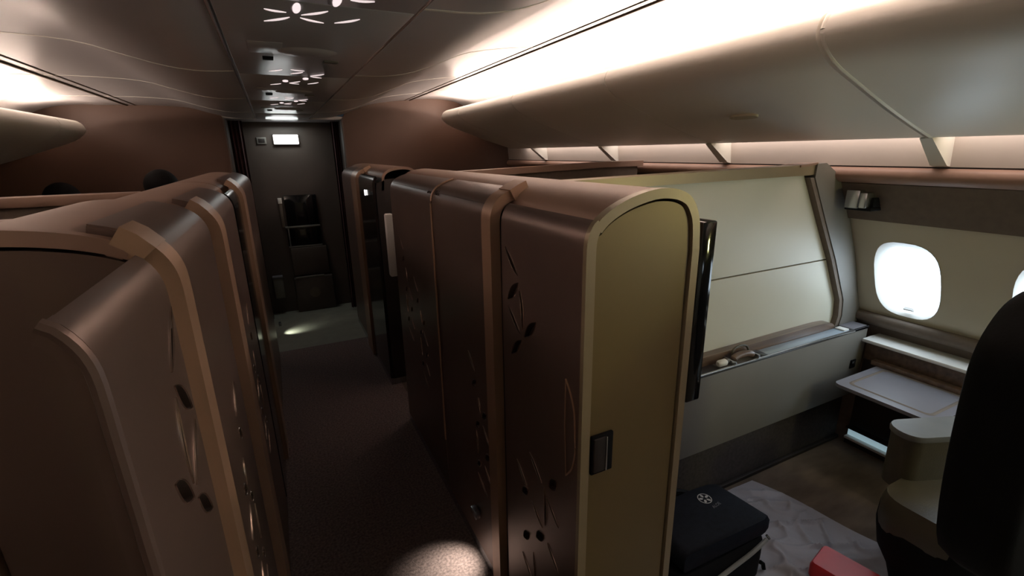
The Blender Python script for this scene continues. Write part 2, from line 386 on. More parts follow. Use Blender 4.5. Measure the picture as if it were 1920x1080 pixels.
def leaf_panel(name, y0, y1, leaves, m, parent, sd, roll, x=.60, t=.018):
    """upright aisle panel with leaf-shaped recesses and a rolled-over top"""
    Y = [y0, (y0+y1)/2, y1]; Z = [.06, .4, .8, 1.2, 1.49]
    holes = [leafshape(*l) for l in leaves]
    pts = [(y, z) for y in Y for z in Z if y in (y0, y1) or not any(inpoly(y, z, h) for h in holes)]
    ed = []
    for h in holes:
        s = len(pts); pts += h; ed += [(s+i, s+(i+1) % len(h)) for i in range(len(h))]
    vs_, es_, fs_, *_ = delaunay_2d_cdt([Vector(p) for p in pts], ed, [], 0, 1e-6)
    V = []; Fc = []
    for v in vs_: V.append((sd(x, 0)[0], v.x, v.y))
    for f in fs_:
        cy = sum(vs_[i].x for i in f)/3; cz = sum(vs_[i].y for i in f)/3
        if not any(inpoly(cy, cz, h) for h in holes): Fc.append(list(f))
    # roll, edge faces and back
    path = [(x-.60+a, b) for a, b in roll]; inner = offset(path, t)
    full = path + inner[::-1] + [(x+t, .06)]
    s = len(V); n = len(full)
    for y in (y0, y1): V += [(sd(a, b)[0], y, b) for a, b in full]
    k = len(path)
    for i in range(n-1): Fc.append([s+i, s+i+1, s+n+i+1, s+n+i])
    for j, y in ((0, y0), (1, y1)):
        zs = sorted(v.y for v in vs_ if abs(v.x-y) < 1e-6)
        base = len(V); V += [(sd(x, 0)[0], y, z) for z in zs]
        Fc.append([base+i for i in range(len(zs)-1)] + [s+j*n+i for i in range(n)])
    o = mesh(name, V, Fc, m, parent, True, 25)
    for l_, h in zip(leaves, holes):
        P1 = shrink(h, .6); n = len(h); ho = leafshape(l_[0], l_[1], l_[2]+.0045, l_[3])
        VV = [(sd(x-.0003, 0)[0], a, b) for a, b in h] + [(sd(x+.014, 0)[0], a, b) for a, b in P1]
        mesh('leaf_inlay', VV, [[i, (i+1) % n, (i+1) % n+n, i+n] for i in range(n)] + [[n+i for i in range(n)]], INLAYD, o, True, 40)
        VV = [(sd(x, 0)[0], a, b) for a, b in ho] + [(sd(x-.0022, 0)[0], a+(c-a)*.5, b+(d-b)*.5) for (a, b), (c, d) in zip(ho, h)] + [(sd(x+.001, 0)[0], a, b) for a, b in h]
        mesh('leaf_rim_highlight', VV, [[i+r*n, (i+1) % n+r*n, (i+1) % n+n+r*n, i+n+r*n] for r in (0, 1) for i in range(n)], INLAY, o, True, 60)
    return o
WINGL = [((1.269, 1.473), (1.189, 1.399), .016, .004), ((1.187, 1.378), (1.258, 1.309), .028, 0), ((1.177, 1.365), (1.163, 1.232), .012, -.006),
         ((1.255, 1.289), (1.177, 1.220), .013, .004), ((1.081, 1.288), (1.149, 1.220), .028, 0), ((1.170, 1.202), (1.238, 1.133), .026, 0),
         ((1.212, .759), (1.145, .701), .011, .003), ((1.121, .843), (1.047, .781), .011, .003), ((1.135, .69), (1.175, .655), .028, 0), ((.96, .845), (1.0, .80), .032, 0),
         ((1.109, .670), (1.040, .618), .011, .003), ((1.018, .754), (.947, .696), .011, .003), ((1.03, .775), (1.025, .64), .010, -.004), ((1.13, .52), (1.17, .475), .028, 0), ((1.035, .595), (1.08, .55), .030, 0),
         ((1.010, .587), (.943, .533), .011, .003), ((1.10, .47), (1.09, .33), .010, -.004), ((1.18, .40), (1.10, .34), .011, .003)]
DOORL = [((1.640, .989), (1.573, .922), .011, .003), ((1.565, .885), (1.61, .85), .028, 0), ((1.549, .821), (1.528, .754), .010, -.003), ((1.47, .785), (1.515, .75), .028, 0), ((1.545, .71), (1.585, .675), .026, 0),
         ((1.510, .717), (1.444, .655), .011, .003), ((1.585, .655), (1.575, .55), .010, -.003), ((1.455, .61), (1.495, .575), .028, 0), ((1.585, .451), (1.485, .395), .011, .003), ((1.505, .537), (1.446, .482), .011, .003), ((1.55, .52), (1.59, .49), .026, 0)]
def shift(L, dy, dz=0, m=None): return [((a[0]+dy, a[1]+dz), (b[0]+dy, b[1]+dz), w_, bo) for a, b, w_, bo in L]
def cabinet(t, sd, y0, y1, hp=HOODP):
    prism('body', [(.622, .05), (.622, 1.50), (.630, 1.55), (.70, 1.575), (.91, 1.585), (.93, 1.50), (.935, .05)], y0+.02, y1, DARK, t, False, sd)
    prism('plinth', [(.604, 0), (.604, .055), (.92, .055), (.92, 0)], y0+.02, y1, STEEL, t, False, sd)
    sheet('inner_side', [(.936, .03), (.936, 1.50)], .008, y0+.02, y1, TRIM, t, sd)
    sheet('hood', hp, .018, y0+.02, y1, TAN, t, sd)
def front(t, sd, y, hp=HOODP, fm=None, dm=None):
    dz = 1.658 - max(p[1] for p in hp)
    arch = smoothpath([(.624, 1.586), (.642, 1.604), (.668, 1.621), (.70, 1.636), (.74, 1.649), (.79, 1.659), (.83, 1.660), (.87, 1.654), (.907, 1.637), (.930, 1.608), (.944, 1.57), (.951, 1.50)], 3)
    arch = [(a, b - dz*max(0, (b-1.58)/.08)) for a, b in arch] + [(.953, .03)]
    sheet('front_frame', arch, .024, y, y+.024, fm or TRIM, t, sd)
    inn = [p for p in offset(arch, .031) if p[0] > .632]
    inn = [(.627, .03), (.627, inn[0][1]-.010)] + inn
    return prism('front_door', inn, y+.008, y+.024, dm or GOLD, t, True, sd, 30)
def wing(t, sd, y0, y1, leaves, tm=None):
    p = leaf_panel('wing_panel', y0+.012, y1, leaves, BRONZE, t, sd, WROLL)
    path = [(.598, .03)] + [(a-.002, b+.002) for a, b in WROLL]
    sheet('end_trim', path, .026, y0, y0+.014, tm or TRIM, t, sd)
    return p
def frame(lab, sd, y0, y1, grp='copper door frames of the suites'):
    t = thing('door_frame', lab, 'door frame', (sd(.60, 0)[0], (y0+y1)/2, 0), grp)
    rp_ = ROLLP if sd is ident else [p_ for p_ in ROLLP if p_[0] < .658]
    path = offset([(.600, 0.0), (.600, .8)] + rp_[:-1], -.014)
    sheet('frame_band', path, .034, y0, y1, COPPER, t, sd)
    e = offset([(.600, 0.0), (.600, .8)] + rp_, -.016)
    a, a1, b = (e[-5], e[-3], e[-1]) if sd is ident else (e[-4], e[-2], e[-1])
    sheet('frame_hook', [(a[0], a[1]+.001), (a1[0], a1[1]+.006), (b[0]+.006, b[1]+.012)], .046 if sd is ident else .030, y0-.010, y1, COPPER, t, sd)
    return t
def door(lab, sd, y0, y1, leaves, seam=None):
    t = thing('sliding_door', lab, 'door', (sd(.60, 0)[0], (y0+y1)/2, 0), 'bronze sliding doors of the suites')
    leaf_panel('door_panel', y0, y1, leaves, BRONZE, t, sd, ROLLP, x=.600)
    path = offset(ROLLP[7:], -.003)
    sheet('door_cap', path, .010, y0+.002, y1-.05, BRONZE, t, sd)
    if seam is not None:
        pp = offset([(.600, .35), (.600, 1.0)] + ROLLP, -.003)
        tube('seal_strip', [(sd(a, b)[0], seam, b) for a, b in pp], .0055, COPPER, t, 6)
        for dy in (-.075, -.055, -.035, .035, .055, .075):
            a, b = offset(ROLLP, -.002)[6]
            a2, b2 = offset(ROLLP, -.002)[8]
            tube('vent_slit', [(sd(a, b)[0], seam+dy, b), (sd(a2, b2)[0], seam+dy, b2)], .0025, DARK, t, 5)
    return t
# --- near right suite
t = thing('suite_cabinet', 'tall bronze suite cabinet with arched top and gold front door', 'cabinet', (.78, 1.85, 0), 'tall suite cabinets')
cabinet(t, ident, .85, 2.86)
fd = front(t, ident, .85)
wing(t, ident, .845, 1.30, WINGL)
lp = sheet('latch_plate', [(.650, .925), (.650, 1.045)], .0, .85, .86, RUBBER, t) if False else None
box('latch_recess', .634, .702, .848, .858, .930, 1.045, RUBBER, fd, .003)
box('latch_lever', .639, .676, .844, .852, .937, 1.038, DARK, fd, .003)
box('latch_edge', .676, .680, .842, .851, .937, 1.038, STEEL, fd, .001)
# grip recess outlined on the wing panel
tube('grip_outline', [(.598, y, z) for y, z in smoothpath([(.921, 1.187), (.897, 1.155), (.879, 1.110), (.874, 1.05), (.872, .996), (.885, .94), (.913, .902)], 3)], .0025, COPPER, t, 6)
tube('grip_outline', [(.598, y, z) for y, z in [(.921, 1.187), (.922, 1.05), (.913, .902)]], .0018, COPPER, t, 6)
frame('copper door frame with hooked top behind the gold-fronted cabinet', ident, 1.352, 1.425)
door('bronze sliding door right behind the gold-fronted cabinet', ident, 1.432, 2.020, DOORL, 2.022)
door('bronze sliding door at the aft end of the near right suite', ident, 2.026, 2.85, shift(DOORL, .80, .12) + shift(DOORL, 1.06, .30))
# --- far right suite
t = thing('suite_cabinet', 'small distant suite cabinet at the aft end on the right', 'cabinet', (.78, 4.2, 0), 'tall suite cabinets')
cabinet(t, ident, 3.40, 5.05)
leaf_panel('gloss_panel', 3.42, 4.02, [], GLOSSDARK, t, ident, WROLL)
leaf_panel('aisle_panel', 4.36, 5.05, [], BRONZE, t, ident, ROLLP)
frame('distant copper door frame at the aft right suite', ident, 4.08, 4.34)
st = box('edge_glint', .590, .597, 3.70, 3.72, 1.45, 1.49, EXITL, t, .001)  # small glowing box standing in for a highlight on the dark panel
struct(box('trim_3', .602, .652, 3.06, 3.12, .96, 1.375, SILL, None, .01), 'pale door edge in the gap between the right suites')
# --- left suites
t = thing('suite_cabinet', 'bronze suite cabinet with projecting wing, foreground left', 'cabinet', (-.35, 1.2, 0), 'tall suite cabinets')
cabinet(t, lsuite, .93, 1.52, HOODL); front(t, lsuite, .93, HOODL, TAN, BRONZE)  # front door in dark bronze, its lack of light put into the colour
t.scale = (1, 1, 1.009)
wing(t, lsuite, .53, .85, shift([l for l in WINGL if l[0][0] > 1.0 and l[1][0] > 1.0], -.43, .045), BRONZE)
tube('edge_bead', [(lsuite(a_, b_)[0], .528, b_) for a_, b_ in [(.600, .05), (.600, 1.0)] + [(p_[0]+.004, p_[1]-.002) for p_ in WROLL]], .0075, BRONZE, t, 8)
frame('copper door frame with hooked top, foreground left', lsuite, .885, .955).scale = (1, 1, 1.009)
door('bronze sliding door behind the foreground left wing', lsuite, .962, 1.44, shift(DOORL, -.33, .19)).scale = (1, 1, 1.009)
t = thing('suite_cabinet', 'middle suite cabinet on the left between two copper frames', 'cabinet', (-.35, 2.1, 0), 'tall suite cabinets')
cabinet(t, lsuite, 1.52, 2.72, HOODL); leaf_panel('aisle_panel', 1.69, 2.28, shift(DOORL, .42, .2), BRONZE, t, lsuite, ROLLP)
leaf_panel('gloss_panel', 2.34, 2.70, [], GLOSSDARK, t, lsuite, WROLL)
frame('second copper door frame from the front on the left', lsuite, 1.56, 1.68)
t = thing('suite_cabinet', 'distant suite cabinet on the left near the end wall', 'cabinet', (-.35, 3.5, 0), 'tall suite cabinets')
cabinet(t, lsuite, 2.72, 4.25, HOODL); leaf_panel('aisle_panel', 3.02, 4.25, [], BRONZE, t, lsuite, ROLLP)
frame('third copper door frame from the front on the left', lsuite, 2.78, 3.0)
c = thing('side_cabinet', 'dark grey low cabinet at the lower left corner', 'cabinet', (-.62, 1.0, 0))
box('cabinet_body', -.78, -.535, .94, 1.45, 0, 1.12, CONSOLE, c, .01); box('cabinet_top', -.80, -.53, .93, 1.45, 1.12, 1.15, CONSOLE, c, .008)
# ------------------------------------------------------------------ partitions
EDGE = [(2.82, .78), (2.815, .86), (2.76, .96), (2.655, 1.15), (2.50, 1.40), (2.34, 1.625)]
EDGE = [(2.80, .74), (2.815, .80), (2.80, .90), (2.655, 1.15), (2.50, 1.38), (2.34, 1.625)]
p = thing('partition', 'cream two-panel partition wall beside the near window', 'partition', (1.7, 1.52, 0), 'partitions between suites')
ze = lambda z: lerp(EDGE, z)
prism('upper_panel', [(.965, 1.154), (ze(1.154), 1.154), (ze(1.25), 1.25), (ze(1.4), 1.4), (ze(1.5), 1.5), (ze(1.612), 1.612), (.965, 1.605)], 1.50, 1.54, WHITEP, p, False)
prism('lower_panel', [(.965, .74), (2.80, .74), (2.815, .80), (2.80, .90), (ze(1.146), 1.146), (.965, 1.146)], 1.50, 1.54, WHITEP, p, False)
box('panel_joint', .965, 2.62, 1.512, 1.53, 1.140, 1.160, BAND, p, 0)
box('core', .965, 2.75, 1.52, 1.53, .02, .80, DARK, p, 0)
prism('top_rail', [(.965, 1.604), (2.36, 1.612), (2.42, 1.618), (2.42, 1.668), (2.34, 1.662), (.965, 1.642)], 1.475, 1.565, TRIM, p, True, None, 20)
prism('rail_bead', [(2.27, 1.652), (2.40, 1.662), (2.40, 1.672), (2.27, 1.662)], 1.47, 1.57, BELT, p, False)
L = [(ze(z), z) for z in (.74, .80, .90, 1.15, 1.38, 1.60)]
prism('edge_trim', L + [(a+.035, b) for a, b in L[::-1]], 1.47, 1.56, BAND, p, False)
prism('post', [(a+.03, b) for a, b in L] + [(2.39, 1.665), (2.46, 1.668), (W(1.60)-.02, 1.60)] + [(W(z)-.006, z) for z in (1.5, 1.38, 1.15, .9, .80, .74)], 1.465, 1.57, CONSOLE, p, False)
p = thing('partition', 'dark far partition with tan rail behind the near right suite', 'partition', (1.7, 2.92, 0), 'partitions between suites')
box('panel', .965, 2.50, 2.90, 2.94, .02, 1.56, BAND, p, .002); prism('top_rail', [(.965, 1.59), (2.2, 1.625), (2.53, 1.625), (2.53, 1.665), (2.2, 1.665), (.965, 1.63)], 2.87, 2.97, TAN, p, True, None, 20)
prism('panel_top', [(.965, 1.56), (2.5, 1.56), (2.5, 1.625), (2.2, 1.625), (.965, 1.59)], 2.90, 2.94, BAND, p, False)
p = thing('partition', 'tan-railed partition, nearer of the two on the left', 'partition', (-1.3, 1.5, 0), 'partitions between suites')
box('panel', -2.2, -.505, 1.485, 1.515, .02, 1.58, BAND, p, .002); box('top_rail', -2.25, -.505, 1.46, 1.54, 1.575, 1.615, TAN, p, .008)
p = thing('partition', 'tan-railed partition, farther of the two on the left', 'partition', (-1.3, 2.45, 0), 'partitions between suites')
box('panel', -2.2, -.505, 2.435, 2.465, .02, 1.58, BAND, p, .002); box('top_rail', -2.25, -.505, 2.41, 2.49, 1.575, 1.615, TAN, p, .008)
# ------------------------------------------------------------------ television on the suite side of the cabinet
t = thing('television', 'black flat television seen edge-on beside the gold cabinet', 'television', (1.05, 1.15, .98))
box('casing', 1.052, 1.110, .935, 1.36, .985, 1.552, BLACK, t, .006)
box('screen', 1.110, 1.113, .955, 1.34, 1.005, 1.532, BLACK, t, .001)
box('wall_arm', .946, 1.055, 1.12, 1.26, 1.18, 1.36, RUBBER, t, .01)
# ------------------------------------------------------------------ console under the partition
c = thing('console', 'long grey console with trays below the cream partition', 'console', (2.0, 1.44, 0))
box('body', .965, 2.955, 1.372, 1.50, .325, .735, CONSOLE, c, .006)
box('skirt', .965, 2.93, 1.42, 1.50, 0, .325, SKIRT, c, .002)
box('kick_rail', .965, 2.93, 1.40, 1.422, 0, .022, DARK, c, .003)
box('top_lip', .965, 2.957, 1.370, 1.382, .735, .750, STEEL, c, .003)
box('top_end', 2.82, 2.957, 1.370, 1.46, .735, .750, TABLE, c, .003)
prism_pts = smoothpath([(.965, .735), (.965, .775), (2.0, .785), (2.5, .79), (2.66, .788), (2.74, .775), (2.78, .735)], 3)
prism('wood_back', prism_pts, 1.452, 1.498, WOOD, c)
box('tray', 2.10, 2.80, 1.386, 1.450, .735, .744, TRAY, c, .002)
box('tray_end', 2.755, 2.80, 1.392, 1.444, .744, .752, SILL, c, .002)
box('tray_stop', 2.045, 2.10, 1.384, 1.450, .735, .750, BLACK, c, .003)
box('tray_shadow_slot', .97, 1.78, 1.386, 1.450, .733, .739, DARK, c, .001)
box('divider', 2.02, 2.03, 1.376, 1.452, .735, .765, STEEL, c, .002)
box('divider', 1.855, 1.865, 1.376, 1.452, .735, .762, STEEL, c, .002)
box('socket_plate', 2.835, 2.885, 1.366, 1.374, .505, .558, BLACK, c, .003)
box('socket_mark', 2.850, 2.870, 1.364, 1.367, .535, .548, STEEL, c, .001)
r = thing('remote_control', 'brown rounded handset lying in the console well', 'remote', (1.94, 1.411, .745))
tube('handset', smoothpath([(1.875, 1.408, .757), (1.90, 1.412, .768), (1.95, 1.412, .772), (1.99, 1.408, .768), (2.012, 1.406, .757)], 3), [.010]+[.017]*11+[.010], WOOD, r, 12)
tube('cord', smoothpath([(1.895, 1.432, .765), (1.91, 1.437, .795), (1.955, 1.439, .806), (2.0, 1.436, .795), (2.012, 1.428, .765)], 4), .006, LEATHER, r, 8)
g = thing('glass_bottle', 'small silver and white toiletry piece left of the handset', 'bottle', (1.82, 1.411, .739))
tube('bottle_body', [(1.775, 1.412, .756), (1.785, 1.412, .756), (1.825, 1.412, .756), (1.835, 1.412, .755)], [.010, .017, .017, .009], SILL, g, 12)
tube('bottle_cap', [(1.835, 1.412, .755), (1.851, 1.412, .755)], .009, STEEL, g, 10)
# ------------------------------------------------------------------ window-side ledge, table, low niche
s = thing('window_ledge', 'cream ledge with brown front below the window', 'ledge', (3.0, .9, .3))
box('ledge_top', 2.900, 3.07, -1.9, 1.366, .665, .685, SILL, s, .005)
box('ledge_front', 2.955, 2.985, -1.9, 1.366, .55, .665, WOOD, s, .002)
box('lower_front', 2.955, 2.985, -1.9, 1.366, .10, .55, DARK, s, .002)
box('kick_plate', 3.0, 3.03, -1.9, 1.366, 0, .10, DARK, s, .002)
t = thing('side_table', 'grey fold-out table with raised rim under the window ledge', 'table', (2.7, 1.04, .5))
def rrect(x0, x1, y0, y1, r, n=5):
    out = []
    for cx, cy, a in ((x1-r, y1-r, 0), (x0+r, y1-r, 90), (x0+r, y0+r, 180), (x1-r, y0+r, 270)):
        for k in range(n+1): q = math.radians(a+90*k/n); out.append((cx+r*math.cos(q), cy+r*math.sin(q)))
    return out
def slab(name, P, z0, z1, m, parent, inset=0):
    n = len(P); V = [(x, y, z0) for x, y in P] + [(x, y, z1) for x, y in P]
    Fc = [list(range(n)), [n+i for i in range(n)]] + [[i, (i+1) % n, n+(i+1) % n, n+i] for i in range(n)]
    return mesh(name, V, Fc, m, parent, True, 40)
def rot(P, c, a):
    q = math.radians(a); return [(c[0]+(x-c[0])*math.cos(q)-(y-c[1])*math.sin(q), c[1]+(x-c[0])*math.sin(q)+(y-c[1])*math.cos(q)) for x, y in P]
slab('table_top', rrect(2.50, 2.945, .82, 1.27, .035), .530, .548, TABLE, t)
P0 = rrect(2.55, 2.90, .86, 1.23, .03); P1 = rrect(2.558, 2.892, .868, 1.222, .028)
n = len(P0); mesh('inset_line', [(x, y, .5485) for x, y in P0] + [(x, y, .5515) for x, y in P1] + [(x, y, .5485) for x, y in rrect(2.566, 2.884, .876, 1.214, .026)],
     [[i+j*n, (i+1) % n+j*n, (i+1) % n+n+j*n, i+n+j*n] for j in (0, 1) for i in range(n)], BAND, t)
box('back_rail', 2.90, 2.945, .82, 1.30, .548, .575, WOOD, t, .004)
box('support_arm', 2.62, 2.952, 1.0, 1.05, .49, .532, DARK, t, .004)
k = thing('foot_niche', 'pale blue lit niche near the floor under the table', 'niche light', (3.0, 1.2, .02))
box('niche_floor', 2.91, 2.953, .98, 1.362, .03, .045, SILL, k, .002); box('niche_back', 2.944, 2.952, .98, 1.362, .045, .10, NICHE, k, .001); box('niche_cover', 2.91, 2.953, .98, 1.362, .10, .112, DARK, k, .002)
box('niche_foot', 2.915, 2.95, .985, 1.36, 0, .03, DARK, k, .001)
k = thing('seat_console', 'white-topped console corner between table and armchair', 'console', (2.8, .5, 0))
slab('console_body', rrect(2.74, 2.945, -.2, .79, .04), 0, .55, BAND, k); slab('console_top', rrect(2.72, 2.948, -.22, .805, .05), .55, .575, SILL, k)
# reading lamp on the taupe band
l = thing('reading_lamp', 'small chrome box lamp on the taupe wall band', 'lamp', (2.64, 1.36, 1.48))
box('lamp_body', 2.585, 2.66, 1.355, 1.42, 1.445, 1.535, STEEL, l, .006); box('lamp_head', 2.575, 2.65, 1.315, 1.350, 1.450, 1.525, STEEL, l, .006)
box('lamp_base', 2.60, 2.70, 1.30, 1.425, 1.435, 1.455, RUBBER, l, .004); box('lamp_stem', 2.61, 2.68, 1.30, 1.36, 1.455, 1.50, RUBBER, l, .003)
l = thing('reading_lamp', 'lit reading lamp on the taupe wall band behind the armchair', 'lamp', (2.64, -.35, 1.48))
box('lamp_body', 2.585, 2.66, -.385, -.32, 1.445, 1.535, STEEL, l, .006); box('lamp_head', 2.565, 2.585, -.42, -.29, 1.45, 1.53, BUDL, l, .004)
_o = area('lamp_glow', (2.55, -.35, 1.49), (.8, .85, 1.35), .12, .12, 5.2, (.96, .93, .38)); _o.parent = l; _o.matrix_parent_inverse = Matrix.Translation(-l.location)
# ------------------------------------------------------------------ armchair
a = thing('armchair', 'dark leather armchair seen from behind at the right edge', 'armchair', (2.1, .55, 0))
BO = smoothpath([(1.60, .60), (1.545, .70), (1.50, .88), (1.475, 1.05), (1.463, 1.20), (1.475, 1.29), (1.53, 1.355), (1.60, 1.39), (1.72, 1.405), (1.95, 1.405), (2.06, 1.38), (2.13, 1.28), (2.15, 1.0), (2.12, .75), (2.08, .55), (1.9, .50), (1.70, .52)], 3)
n = len(BO); cx, cz = 1.8, .95; V = []; Fc = []
prof = [(.30, .90), (.31, .97), (.34, 1.0), (.42, 1.0), (.455, .96), (.465, .88)]
for y, s_ in prof:
    for x, z in BO: V.append((cx+(x-cx)*s_, y, cz+(z-cz)*(s_)))
for j in range(len(prof)-1):
    for i in range(n): Fc.append([j*n+i, j*n+(i+1) % n, (j+1)*n+(i+1) % n, (j+1)*n+i])
Fc += [list(range(n)), [(len(prof)-1)*n+i for i in range(n)]]
mesh('backrest', V, Fc, BLEATHER, a, True, 60)
def softslab(name, P, zs, m, parent):
    c = (sum(p[0] for p in P)/len(P), sum(p[1] for p in P)/len(P)); n = len(P); V = []; Fc = []
    for z, s_ in zs: V += [(c[0]+(x-c[0])*s_, c[1]+(y-c[1])*s_, z) for x, y in P]
    for j in range(len(zs)-1):
        for i in range(n): Fc.append([j*n+i, j*n+(i+1) % n, (j+1)*n+(i+1) % n, (j+1)*n+i])
    Fc += [list(range(n)), [(len(zs)-1)*n+i for i in range(n)]]
    return mesh(name, V, Fc, m, parent, True, 50)
arm = rot(rrect(2.09, 2.44, .67, .80, .06), (2.26, .735), -22)
softslab('armrest', arm, [(.40, .98), (.60, 1.0), (.632, 1.02)], LEATHER, a)
softslab('arm_pad', arm, [(.632, 1.05), (.645, 1.06), (.655, 1.03)], PAD, a)
softslab('seat_cushion', rrect(1.92, 2.46, .48, .76, .09), [(.30, .96), (.34, 1.0), (.42, 1.0), (.455, .95)], LEATHER, a)
softslab('seat_shell', rrect(1.92, 2.48, .44, .78, .14), [(.02, .62), (.10, .72), (.20, .92), (.30, 1.0), (.38, .99)], BLEATHER, a)
softslab('swivel_base', rrect(2.05, 2.36, .48, .74, .12), [(0, 1.0), (.03, 1.0), (.05, .9)], RUBBER, a)
# ------------------------------------------------------------------ suitcase, pouch, parcel, sheet
b = thing('suitcase', 'black soft suitcase standing behind the gold cabinet', 'suitcase', (1.38, 1.12, 0))
softslab('case_body', rrect(1.12, 1.625, .955, 1.24, .05), [(0, .96), (.02, 1.0), (.12, 1.01), (.19, 1.0), (.215, .95)], RUBBER, b)
tube('grey_piping', smoothpath([(1.14, .945, .10), (1.28, .944, .13), (1.40, .944, .155), (1.52, .945, .178), (1.612, .953, .195)], 4), .009, GREY, b, 8)
tube('zip_pull', [(1.628, .965, .20), (1.636, .955, .185)], .005, STEEL, b, 6)
tube('side_strap', [(1.63, .975, .05), (1.642, .968, .04), (1.640, .96, .02)], .009, RUBBER, b, 6)
tube('case_handle', smoothpath([(1.14, 1.225, .20), (1.2, 1.26, .235), (1.30, 1.285, .26), (1.42, 1.285, .255), (1.50, 1.262, .23), (1.55, 1.23, .19)], 3), .016, RUBBER, b, 8)
q = thing('pouch', 'dark navy flat pouch with round white emblem on the suitcase', 'pouch', (1.42, 1.1, .22))
softslab('pouch_body', [(1.16, .965), (1.60, .955), (1.632, .965), (1.615, 1.10), (1.60, 1.205), (1.555, 1.225), (1.45, 1.232), (1.16, 1.225)], [(.218, .95), (.235, 1.0), (.275, 1.0), (.295, .95), (.300, .85)], NAVY, q)
EC = Vector((1.468, 1.155, .3010)); ER = .030
bm = bmesh.new()
def ring(bm, c, r0, r1, n=24, z=.0005):
    A = [bm.verts.new((c.x+r0*math.cos(2*math.pi*k/n), c.y+r0*math.sin(2*math.pi*k/n), c.z+z)) for k in range(n)]
    B = [bm.verts.new((c.x+r1*math.cos(2*math.pi*k/n), c.y+r1*math.sin(2*math.pi*k/n), c.z+z)) for k in range(n)]
    for k in range(n): bm.faces.new((A[k], A[(k+1) % n], B[(k+1) % n], B[k]))
ring(bm, EC, ER*.88, ER)
for k in range(5):
    q0 = 2*math.pi*k/5+.3
    pts = []
    for tt in range(10):
        u = 2*math.pi*tt/10; lx, ly = .55*ER+.32*ER*math.cos(u), .19*ER*math.sin(u)
        pts.append(bm.verts.new((EC.x+lx*math.cos(q0)-ly*math.sin(q0), EC.y+lx*math.sin(q0)+ly*math.cos(q0), EC.z+.0006)))
    bm.faces.new(pts)
frombm('emblem', bm, PRINT, q, False)
cu = bpy.data.curves.new('lettering', 'FONT'); cu.body = 'ALOE'; cu.size = .020; cu.align_x = 'CENTER'
to = bpy.data.objects.new('tmp', cu); COL.objects.link(to)
dg = bpy.context.evaluated_depsgraph_get(); me = bpy.data.meshes.new_from_object(to.evaluated_get(dg)); bpy.data.objects.remove(to)
me.transform(Matrix.Translation((1.482, 1.098, .3015)) @ Matrix.Rotation(math.radians(8), 4, 'Z'))
link('lettering', me, mat('grey_print', (.2, .2, .22), .6, 0, .05, 40), q, False)
rp = softslab('red_parcel', rot(rrect(1.80, 1.95, .66, .88, .015), (1.87, .78), 12), [(.006, .93), (.02, 1.0), (.07, 1.0), (.085, .93)], RED, None)
tag(rp, 'bright red parcel lying on the grey floor sheet', 'parcel')
# wrinkled sheet on the suite floor
V = []; Fc = []; NX, NY = 150, 130
from mathutils import noise
for j in range(NY+1):
    for i in range(NX+1):
        u, v = i/NX, j/NY
        x0, x1 = 1.02+.0*v, 2.42 - .32*v; y = .30+1.105*v - .03*u*v
        x = x0+(x1-x0)*u + .02*math.sin(9*v)*(u**3)
        f = noise.noise(Vector((x*3.2+y*5.0, y*2.0-x*1.0, 1.7))); f2 = noise.noise(Vector((x*2.2-y*9, x*7+y*2.5, 5.1)))
        f3 = noise.noise(Vector((x*9-y*4, y*10+x*7, 8.3)))
        z = .004 + .019*max(0, 1-abs(f)*8) + .012*max(0, 1-abs(f2)*6) + .003*max(0, 1-abs(f3)*5)
        e_ = min(u, 1-u, v, 1-v)*14
        V.append((x, y, max(.003, z*min(1, e_+.15))))
for j in range(NY):
    for i in range(NX): q0 = j*(NX+1)+i; Fc.append([q0, q0+1, q0+NX+2, q0+NX+1])
sh = mesh('floor_sheet', V, Fc, SHEET, None, True, 60); tag(sh, 'crumpled grey protective sheet on the suite floor', 'sheet')
# ------------------------------------------------------------------ aft end wall fittings
e = thing('exit_sign', 'glowing white rectangular sign high on the end wall', 'sign', (.165, 5.79, 1.9))
box('sign_frame', .035, .295, 5.775, 5.80, 1.855, 1.965, ENDW, e, .008); box('sign_face', .045, .285, 5.768, 5.776, 1.863, 1.957, EXITL, e, .006)
e = thing('wall_plate', 'small square grey plate left of the glowing sign', 'wall plate', (-.07, 5.79, 1.9))
box('plate_rim', -.115, -.025, 5.785, 5.80, 1.865, 1.935, CONSOLE, e, .004); box('plate_centre', -.10, -.04, 5.781, 5.786, 1.88, 1.92, DARK, e, .001)
e = thing('wall_monitor', 'black recessed screen above a shelf on the end wall', 'monitor', (.21, 5.79, 1.0))
box('screen', .055, .385, 5.77, 5.80, .985, 1.325, BLACK, e, .006); box('shelf_niche', .04, .39, 5.775, 5.80, .76, .972, BLACK, e, .006)
box('shelf_rail', .03, .39, 5.755, 5.80, .968, .986, CONSOLE, e, .003); box('strut', .05, .065, 5.765, 5.778, .76, .97, STEEL, e, .002)
box('key_switch', -.005, .035, 5.78, 5.80, 1.24, 1.30, SILL, e, .003); box('side_channel', 0, .03, 5.785, 5.80, .98, 1.235, BAND, e, .002); box('lower_lip', .04, .39, 5.77, 5.80, .745, .76, CONSOLE, e, .002)
e = thing('jump_seat', 'folded dark crew seat low on the end wall', 'crew seat', (.22, 5.77, 0))
box('seat_box', .04, .45, 5.70, 5.80, .0, .40, ENDW, e, .01); box('seat_edge', .06, .36, 5.692, 5.71, .40, .42, CONSOLE, e, .004); box('seat_back', .05, .43, 5.75, 5.80, .42, .74, ENDW, e, .01)
tube('seat_disc', [(.24, 5.702, .22), (.24, 5.694, .22)], .06, BAND, e, 20)
e = thing('wall_box', 'small grey box at knee height left of the crew seat', 'box', (-.12, 5.75, .2))
